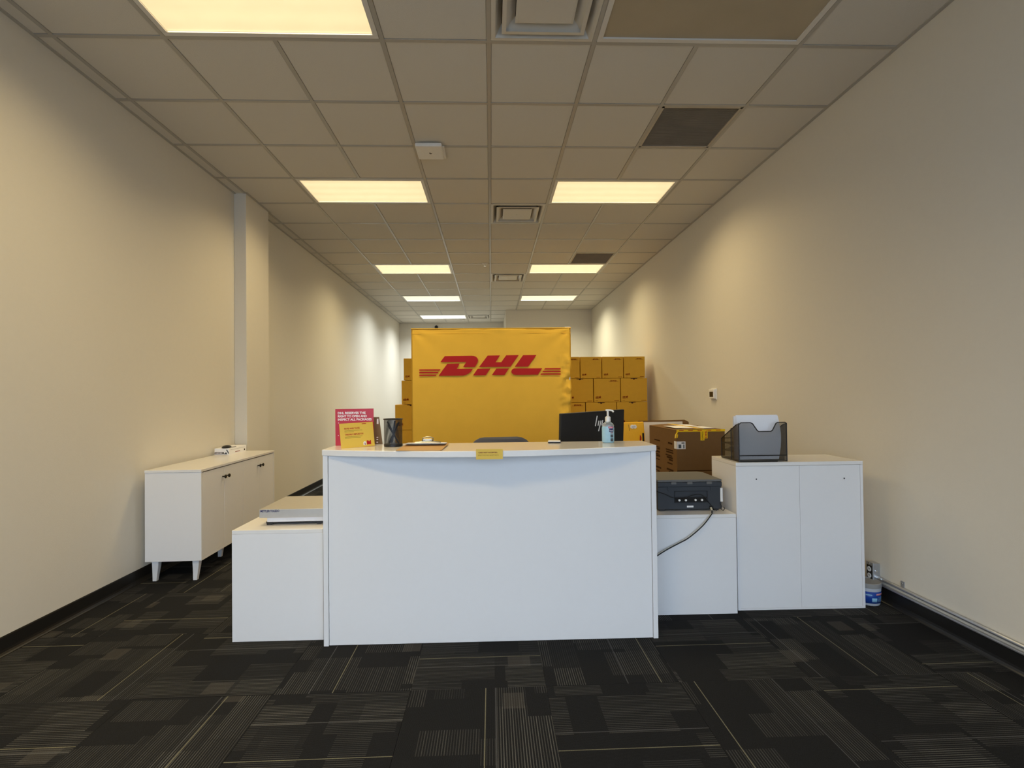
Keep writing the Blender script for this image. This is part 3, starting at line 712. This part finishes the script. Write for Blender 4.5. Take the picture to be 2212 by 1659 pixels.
# sanitizer
t = thing('sanitizer_bottle', 'clear pump bottle of pale blue hand sanitizer on the counter', 'bottle', (.666, 2.835, CT), math.radians(-12))
MB().lathe([(.001, .002), (.030, .002), (.0345, .008), (.035, .085), (.033, .094)], 32, sx=1, sy=.62).build('gel', M['gel'], t, smooth=True)
MB().lathe([(.0335, .0945), (.0345, .098), (.030, .108), (.018, .118), (.0145, .121)], 32, sx=1, sy=.66).build('shoulder', M['clearp'], t, smooth=True)
MB().lathe([(.0145, .121), (.0155, .122), (.0155, .146), (.012, .150), (.006, .153)], 24).build('collar', M['plastic'], t, smooth=True)
MB().tube([(0, 0, .150), (0, 0, .184)], .0058, 12).build('pump_stem', M['plastic'], t, smooth=True)
MB().tube([(-.012, 0, .186), (.0, 0, .1875), (.016, 0, .1865), (.026, -.004, .183), (.032, -.008, .176)], .0048, 10).build('nozzle', M['plastic'], t, smooth=True)
def wrap(x0, x1, z0, z1, mat, nm, off=.0006):
    mb = MB(); v = []; n = 6
    for k in range(n+1):
        x = x0+(x1-x0)*k/n; y = -math.sqrt(max(0, 1-(x/.0352)**2))*.0352*.62-off
        v += [(x, y, z0), (x, y, z1)]
    f = [(2*k, 2*k+2, 2*k+3, 2*k+1) for k in range(n)]
    mb.add(v, f); o = mb.build(nm, mat, t, smooth=True); s = o.modifiers.new('s', 'SOLIDIFY'); s.thickness = .0003; return o
wrap(.002, .030, .084, .093, M['pink'], 'label_band')
wrap(.004, .026, .087, .089, M['whiteink'], 'label_text', .0010)
wrap(.006, .030, .064, .082, M['navy'], 'label_brand_patch')
wrap(.013, .028, .058, .061, M['maroon'], 'label_text', .0010); wrap(.013, .026, .051, .054, M['maroon'], 'label_text', .0010)
wrap(.013, .028, .032, .048, M['greyink'], 'label_patch'); wrap(.013, .028, .010, .027, M['greyink'], 'label_patch')
text('Purell', M['whiteink'], t, .008, .019, (.0085, -.0235, .068), rot=(PI/2, 0, math.radians(18)))
# cash card on the counter edge
t = thing('cash_card', 'small yellow cash notice card stuck to the counter edge', 'sign', (-.012, 2.508, 1.0255), RZ)
t.rotation_euler = (math.radians(4), 0, RZ)
MB().box(-.067, .067, -.002, 0, -.027, .0245).build('panel', M['yelcard'], t)
text('CASH NOT ACCEPTED.', M['maroon'], t, .0070, .096, (-.055, -.0026, .0035), bold=.03)
text('EFECTIVO NO ACEPTADO.', simple('faded olive ink', rgb(170, 130, 30), .6), t, .0070, .104, (-.056, -.0026, -.0095))
# ------------------------------------------------------------------ monitor
t = thing('monitor', 'black computer monitor seen from behind beyond the counter', 'monitor', (0, 0, 0))
my, mt, mr = .498, .086, math.radians(1.6)
a = Vector((math.cos(my), math.sin(my), 0)); n = Vector((-math.sin(my), math.cos(my), 0))
dn = (-Vector((0, 0, 1))*math.cos(mt)+n*math.sin(mt)).normalized(); upv = -dn; nn = a.cross(upv)  # away from the camera is +n
TL = Vector((.445, 3.15, 1.204))
cen = TL+a*.27+dn*.16
base_pt = Vector((cen.x, cen.y, .745))+n*.03
t.location = base_pt
rotm = Matrix((a, -nn*1.0, upv)).transposed()
yv = upv.cross(a)  # local y
rotm = Matrix((a, yv, upv)).transposed().to_4x4() @ Matrix.Rotation(-mr, 4, 'Y')
hd = MB().box(-.27, .27, .0, .022, -.16, .16).build('housing', M['monitor'], t, bevel=.004)
hd.matrix_local = Matrix.Translation(cen-base_pt) @ rotm
sc = MB().box(-.262, .262, .0222, .0235, -.150, .152).build('screen', M['lcd'], hd)
k = .00097
def bar(p, q, w):
    d = (Vector(q)-Vector(p)).normalized(); e = Vector((-d.y, d.x))*w/2
    return [tuple(Vector(p)+e), tuple(Vector(q)+e), tuple(Vector(q)-e), tuple(Vector(p)-e)]
lx, lz = .036, .084
for p, q in (((-.008, .026), (-.022, -.042)), ((.008, -.008), (.001, -.040)), ((.026, -.008), (.007, -.078)), ((.041, -.006), (.033, -.040))):
    mb = MB(); mb.prism(bar((p[0]+lx, p[1]+lz+.02), (q[0]+lx, q[1]+lz+.02), .0075), -.0012, 0, 'y'); mb.build('emblem_stroke', M['plastic'], hd)
MB().box(-.03, .03, -.045, -.028, .012, .20).build('stand_neck', M['monitor'], t, bevel=.006).rotation_euler = (0, 0, my)
MB().prism([(-.11, -.10), (.11, -.10), (.12, -.06), (.10, .08), (-.10, .08), (-.12, -.06)], 0, .012, 'z').build('stand_base', M['monitor'], t, bevel=.004).rotation_euler = (0, 0, my)
# ------------------------------------------------------------------ office chair
t = thing('office_chair', 'grey office chair behind the desk, only its rounded backrest showing', 'chair', (.07, 3.95, 0), math.radians(4))
def slab(w, h, r, th_, cz, cy, tilt=0, curve=.03, n=5):
    pts = []
    for (sx, sz, a0) in ((1, -1, -PI/2), (1, 1, 0), (-1, 1, PI/2), (-1, -1, PI)):
        for k_ in range(n+1):
            an = a0+PI/2*k_/n; pts.append((sx*(w/2-r)+r*math.cos(an), sz*(h/2-r)+r*math.sin(an)))
    mb = MB(); m = len(pts); v = []; f = []
    for off, scl in ((-th_/2, .94), (-th_/4, 1), (th_/4, 1), (th_/2, .94)):
        for x, z in pts:
            x_, z_ = x*scl, z*scl
            v.append((x_, cy+off+curve*(x_/(w/2))**2*-1+tilt*z_, cz+z_))
    for i in range(3):
        for k_ in range(m): f.append((i*m+k_, i*m+(k_+1) % m, (i+1)*m+(k_+1) % m, (i+1)*m+k_))
    f += [tuple(range(m)), tuple(range(3*m, 4*m))]
    return mb.add(v, f)
slab(.50, .52, .12, .05, .73, .0, -.08, .02).build('backrest', M['chair'], t, smooth=True)
MB().box(-.24, .24, .05, .50, .44, .51).build('seat', M['chair'], t, bevel=.03, seg=4)
MB().tube([(0, -.02, .55), (0, .0, .46), (0, .08, .42), (0, .26, .42)], .02, 8).build('back_bar', M['black'], t, smooth=True)
MB().tube([(0, .26, .44), (0, .26, .09)], .028, 12).build('gas_lift', M['chrome'], t, smooth=True)
for k_ in range(5):
    an = 2*PI*k_/5+.3; ex, ey = .30*math.cos(an), .26+.30*math.sin(an)
    lg = MB().tube([(0, .26, .11), (ex*.6, .26+(ey-.26)*.6, .10), (ex, ey, .075)], .018, 8).build('leg', M['black'], t, smooth=True)
    MB().lathe([(.028, -.012), (.030, 0), (.028, .012)], 14, c=(ex, ey, .030), axis='x').build('caster', M['black'], lg)
for sx in (-1, 1): MB().tube([(sx*.22, .20, .47), (sx*.27, .20, .50), (sx*.27, .18, .64), (sx*.27, .38, .66)], .016, 8).build('armrest', M['black'], t, smooth=True)
# ------------------------------------------------------------------ banner
BY = 6.0
t = thing('fabric_banner', 'large yellow fabric banner with red courier logo behind the desk', 'banner', (.01, BY, 0), 0)
mb = MB(); nx, nz = 90, 110; v = []; f = []
hwB = .962; zb_, zt_ = .06, 2.122
for j in range(nz+1):
    for i in range(nx+1):
        s, q = i/nx, j/nz; x = -hwB+2*hwB*s; z = zb_+(zt_-zb_)*q
        x += .012*(1-q)*(s-.5)*2*.6
        edge = max(0, (s-.90)/.10)
        y = .004*noise.noise(Vector((x*2.2, z*1.6, 3)))
        y += edge*.055*noise.noise(Vector((x*14, z*9, 1)))*(1 if z < 1.8 else .2)+edge*.030*noise.noise(Vector((x*40, z*22, 5)))*(1 if z < 1.7 else .1)
        y += .010*max(0, (q-.93)/.07)*noise.noise(Vector((x*5, z*18, 9)))
        # tension folds fanning from the top corners
        for cx in (-hwB, hwB):
            dx, dz = (x-cx), (zt_-z); rr = math.hypot(dx, dz)
            if .04 < rr < .8: y += .006*math.sin(9*math.atan2(abs(dx), dz+.001))*math.exp(-rr*2.2)
        if i in (0, nx): y += .03
        v.append((x, y, z+ .006*math.sin(s*PI)*(-1 if q > .98 else 0)))
for j in range(nz):
    for i in range(nx): a_ = j*(nx+1)+i; f.append((a_, a_+1, a_+nx+2, a_+nx+1))
mb.add(v, f); fab = mb.build('fabric', M['banner'], t, smooth=True)
sm = fab.modifiers.new('s', 'SOLIDIFY'); sm.thickness = .0015; sm.offset = 1
hem = MB()
hem.box(-hwB, hwB, -.0035, -.0005, zt_-.058, zt_-.055); hem.box(-hwB, hwB, -.006, .028, zt_-.002, zt_+.008)
hem.build('top_pole_sleeve', M['banner'], t)
MB().box(hwB-.07, hwB-.005, .0, .02, zt_+.004, zt_+.016).build('pole_end', M['plastic'], t)
logo = logo_mb(-.866, 1.800, 1.697, -.012, th=.001).build('printed_logo', M['red'], t)
for x in (-hwB+.02, hwB-.02):
    MB().tube([(x, .045, .02), (x, .045, zt_)], .014, 10).build('pole', M['alu'], t)
    MB().box(x-.03, x+.03, -.18, .25, 0, .02).build('foot', M['alu'], t, bevel=.004)
MB().tube([(-hwB, .045, zt_), (hwB, .045, zt_)], .012, 10).build('cross_bar', M['alu'], t)
# ------------------------------------------------------------------ stacked yellow cartons
KY = 7.45
def carton(label, x0, x1, z0, z1, depth, logo_on, notch, rz=0, tilt=0, dy=0):
    w, h = x1-x0-.011, z1-z0-.004
    t = thing('yellow_carton', label, 'carton', ((x0+x1)/2, KY+dy, z0), rz, 'stacked yellow cartons')
    t.rotation_euler = (0, tilt, rz)
    a_ = w/2
    MB().box(-a_, a_, 0, depth, 0, h).build('body', M['carton'], t, bevel=.004)
    if logo_on: logo_mb(a_-.030-w*.36, h-.028, w*.36, -.0002, th=.0012).build('printed_logo', M['printbrown'], t)
    mb = MB(); u_ = w/.33
    for q in ((0, .040, .030, .036), (.002, .016, .040, .050), (.018, .034, .040, .052), (.036, .048, .040, .049), (.0, .070, .026, .029)):
        mb.box(-a_+.022+q[0]*u_, -a_+.022+q[1]*u_, -.0012, -.0002, (q[2]+.018)*u_, (q[3]+.018)*u_)
    mb.prism([(-a_+.022+x*u_, (z+.018)*u_) for x, z in ((.048, .034), (.060, .034), (.072, .046), (.062, .050), (.060, .064), (.054, .052), (.046, .048))], -.0012, -.0002, 'y')
    mb.box(-a_+.022, -a_+.022+.03*u_, -.0012, -.0002, .016*u_, .019*u_)
    mb.build('printed_mark', M['printbrown'], t)
    MB().box(a_-.020-.06*u_, a_-.020, -.0012, -.0002, .016, .022).build('printed_line', M['printbrown'], t)
    if notch:
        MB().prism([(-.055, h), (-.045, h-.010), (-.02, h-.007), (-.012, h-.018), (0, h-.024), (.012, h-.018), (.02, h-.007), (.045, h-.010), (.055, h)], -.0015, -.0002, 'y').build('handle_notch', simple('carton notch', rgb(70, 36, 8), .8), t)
    return t
rows = [(0, .443, .473, 'bottom row'), (.443, .818, .473, 'second lowest row'), (.818, 1.197, .473, 'middle row'), (1.197, 1.556, .411, 'upper row'), (1.556, 1.884, .330, 'top row')]
nm4 = ['against the right wall', 'second in from the right wall', 'third in from the right wall', 'beside the banner edge']
for ri, (za, zb2, w, rn) in enumerate(rows):
    n = {0: 3, 1: 3, 2: 3, 3: 4, 4: 4}[ri]
    xr = 2.362 if ri < 4 else 2.331
    for k_ in range(n):
        lg = (ri == 4) or (ri == 3 and k_ == 1) or (ri == 2 and k_ == 2)
        nt2 = (ri == 3 and k_ in (0, 2)) or (ri == 2 and k_ in (0, 1))
        rz = random.uniform(-.015, .015)
        carton('yellow carton in the %s, %s' % (rn, nm4[k_] if not (k_ == n-1 and k_ == 2) else 'beside the banner edge'), xr-(k_+1)*w, xr-k_*w, za, zb2, .40, lg, nt2, rz, (.006 if (ri == 4 and k_ == 1) else 0), random.uniform(-.004, .008))
xl = [-1.435, -1.435, -1.431, -1.333, -1.300]
for ri, (za, zb2, w, rn) in enumerate(rows):
    carton('yellow carton in the %s, at the banner edge above the pen cup' % rn, xl[ri], xl[ri]+w, za, zb2, .40, False, ri in (2,), random.uniform(-.01, .01))
# ------------------------------------------------------------------ behind the counter on the right
t = thing('padded_bag', 'yellow padded mailing bag with two white string buttons, leaning by the cartons', 'bag', (1.62, 5.46, 0), 0)
t.rotation_euler = (math.radians(-4), math.radians(0), 0)
MB().prism([(-.20, .02), (.13, .02), (.085, 1.008), (-.16, 1.000)], 0, .035, 'y').build('body', M['bag'], t, bevel=.012, seg=3)
for x in (-.050, -.020): MB().lathe([(.022, -.004), (.022, .0)], 20, c=(x, 0, .952), axis='y').build('string_button', M['paper'], t); MB().lathe([(.005, -.006), (.005, .0)], 10, c=(x, 0, .952), axis='y').build('rivet', M['galv'], t)
MB().prism([(-.093, .975), (-.088, .975), (-.076, .905), (-.080, .905)], -.001, .0, 'y').build('crease', M['kraft'], t)
MB().box(.062, .082, -.001, 0, .74, .88).build('printed_bar', M['black'], t)
MB().prism([(.030, .79), (.048, .80), (.052, .83), (.045, .85), (.036, .86)], -.001, 0, 'y').build('printed_flame', M['red'], t)
t = thing('white_board', 'white panel leaning behind the big brown carton', 'board', (1.98, 5.62, 0), 0)
t.rotation_euler = (math.radians(-4), 0, math.radians(2))
MB().box(-.27, .23, 0, .012, 0, .993).build('panel', M['board'], t)
t = thing('brown_board', 'brown board standing behind the white panel', 'board', (1.98, 5.66, 0), 0)
t.rotation_euler = (math.radians(-4), 0, math.radians(2))
MB().prism([(-.28, 0), (.32, 0), (.32, .985), (.27, 1.012), (-.28, 1.005)], 0, .02, 'y').build('panel', M['kraft'], t)
t = thing('brown_carton', 'big brown carton with yellow tape behind the printer', 'carton', (1.824, 4.292, 0), math.radians(.3))
bw = .214; bd = .74; bh = 1.0
MB().box(-bw, bw, 0, bd, .0, bh-.004).build('body', M['kraft'], t, bevel=.004)
MB().prism([(-bw-.002, bh-.004), (-bw*.4, bh+.006), (.0, bh+.008), (bw*.5, bh+.004), (bw+.002, bh-.003)], -.001, bd, 'y').build('top_flap', M['kraft'], t)
MB().box(-bw, bw, -.0014, 0, .640, .646).build('lower_flap_seam', M['kraftprint'], t)
tp = MB(); tp.box(-bw-.001, bw+.001, -.0025, 0, bh-.018, bh+.001); tp.build('edge_tape', M['tapeY'], t)
MB().box(-.004, .030, -.0030, 0, bh-.095, bh-.004).build('tape_tail', M['tapeY'], t)
MB().box(.028, .058, -.0036, 0, bh-.078, bh-.004).build('tape_tail', M['tapeY'], t)
text('DHL', M['red'], t, .018, .066, (.052, -.0040, bh-.074), rot=(PI/2, -PI/2, 0), bold=.03)
text('EXPRESS', M['kraftprint'], t, .014, .070, (.020, -.0034, bh-.088), rot=(PI/2, -PI/2, 0))
tr = MB()
for k_ in range(5): tr.box(-bw+.02+k_*.082, -bw+.06+k_*.082, -.0032, 0, bh-.010, bh-.004)
tr.build('tape_print', M['red'], t)
MB().tube([(-bw+.005, -.004, bh-.02), (-bw-.012, -.010, bh-.045), (-bw-.016, -.008, bh-.070), (-bw+.0, -.006, bh-.068), (-bw+.006, -.004, bh-.040)], .006, 6).build('tape_curl', M['tapeY'], t, smooth=True)
for q in ((-.18, -.02, .10, .42, .30), (.04, .14, .04, .30, .0), (.02, .12, .36, .60, .2)): MB().box(q[0]*1.0, q[1], q[2], q[3], bh+.0075, bh+.0088).build('top_label', M['paper'], t)
MB().box(-.03, .03, 0, bd, bh+.0072, bh+.0080).build('top_tape', M['tapeY'], t)
MB().box(-bw+.002, -bw+.076, -.0016, 0, .832, .898).build('barcode_label', M['paper'], t)
MB().box(-bw-.0016, -bw, .0, .06, .832, .898).build('barcode_label', M['paper'], t)
MB().box(-bw+.014, -bw+.038, -.0022, 0, .840, .872).build('barcode', M['greyink'], t)
MB().box(-bw+.056, -bw+.066, -.0022, 0, .838, .872).build('barcode', M['greyink'], t)
MB().box(-bw+.040, -bw+.068, -.0022, 0, .880, .889).build('label_text', M['black'], t)
mb = MB()
rnd = random.Random(3)
for z in [.86, .80, .78, .75, .73, .71, .68, .66, .62, .60, .57, .55]:
    for ya, yb2 in ((.08, .26), (.40, .62)):
        if rnd.random() < .85:
            y_ = ya+rnd.uniform(0, .05); mb.box(-bw-.0012, -bw, y_, y_+rnd.uniform(.06, yb2-ya), z, z+rnd.choice([.008, .012, .016]))
mb.build('side_print', M['kraftprint'], t)
# ------------------------------------------------------------------ right wall fittings
t = thing('thermostat', 'white wall thermostat with a small dark display on the right wall', 'thermostat', (XR, 5.375, 1.305), 0)
MB().box(-.006, 0, -.072, .072, -.062, .062).build('back_plate', M['plastic'], t, bevel=.003)
MB().box(-.034, -.006, -.060, .060, -.050, .052).build('body', M['plastic'], t, bevel=.004)
MB().box(-.0348, -.0338, -.048, .040, -.032, .026).build('display', M['lcd'], t)
t = thing('outlet_box', 'metal electrical outlet box low on the right wall', 'outlet', (XR, 3.100, .170), 0)
MB().box(-.042, 0, -.026, .026, -.060, .060).build('box', M['galv'], t, bevel=.002)
MB().box(-.048, -.042, -.029, .029, -.064, .064).build('cover_plate', M['galv'], t, bevel=.002)
MB().box(-.0495, -.048, -.020, .020, -.044, .044).build('receptacle', M['black'], t)
for z in (-.020, .020):
    o_ = MB().lathe([(.016, -.052), (.0165, -.0492)], 18, c=(0, 0, z), axis='x', sx=.95, sy=.95).build('socket', M['plastic'], t)
    MB().box(-.0527, -.0518, -.006, -.004, z-.002, z+.006).build('slot', M['black'], o_); MB().box(-.0527, -.0518, .004, .006, z-.002, z+.006).build('slot', M['black'], o_)
MB().lathe([(.004, -.0500), (.004, -.0475)], 10, c=(0, 0, .056), axis='x').build('screw', M['chrome'], t)
MB().tube([(-.026, -.026, .014), (-.026, -.032, .014)], .006, 8).build('knockout', M['chrome'], t)
t = thing('conduit', 'grey metal conduit running along the right wall above the baseboard', 'conduit', (XR, 0, 0), 0)
MB().tube([(-.014, YF+.02, .128), (-.014, 3.05, .142)], .0105, 12).build('pipe', M['galv'], t, smooth=True)
MB().tube([(-.014, 3.038, .1415), (-.014, 3.076, .1425)], .0155, 12).build('connector', M['chrome'], t, smooth=True)
MB().box(-.006, 0, 2.885, 2.910, .150, .185).build('strap', M['galv'], t, bevel=.001)
MB().tube([(-.003, 2.898, .172), (-.008, 2.898, .172)], .004, 8).build('strap_screw', M['chrome'], t)
t = thing('wall_raceway', 'flat grey raceway strip capping the black baseboard under the conduit', 'raceway', (XR, 0, 0), 0)
MB().box(-.020, 0, YF+.02, 3.074, .1005, .112).build('channel', M['galv'], t, bevel=.003)
# tub on the floor
t = thing('plastic_tub', 'round blue and white tub on the floor beside the taller cabinet', 'tub', (2.339, 3.052, 0), 0)
MB().lathe([(.001, .001), (.060, .001), (.063, .006), (.067, .060), (.070, .105), (.070, .118)], 36).build('bucket', M['tubwhite'], t, smooth=True)
MB().lathe([(.071, .108), (.0725, .112), (.0725, .134), (.069, .137), (.064, .131), (.002, .130)], 36).build('lid', M['tubgrey'], t, smooth=True)
def band(a0, a1, z0, z1, mat, nm, off=.0008):
    mb = MB(); v = []; n = 14
    for k_ in range(n+1):
        an = a0+(a1-a0)*k_/n
        for z in (z0, z1):
            rr = .063+.007*min(1, max(0, z)/.105)+off; v.append((rr*math.cos(an), rr*math.sin(an), z))
    f = [(2*k_, 2*k_+2, 2*k_+3, 2*k_+1) for k_ in range(n)]
    mb.add(v, f); o = mb.build(nm, mat, t, smooth=True); s = o.modifiers.new('s', 'SOLIDIFY'); s.thickness = .0004; return o
band(-PI, 0, .016, .088, M['tubblue'], 'label'); band(-1.55, -.75, .066, .078, M['pinkink'], 'label_text', .0016)
band(-1.9, -1.45, .026, .050, M['ltblue'], 'label_picture', .0016); band(-2.4, -1.9, .066, .072, M['ltblue'], 'label_text', .0016)
for z in (.028, .036, .044, .052): band(-1.35, -.6, z, z+.0025, M['ltblue'], 'label_text', .0016)
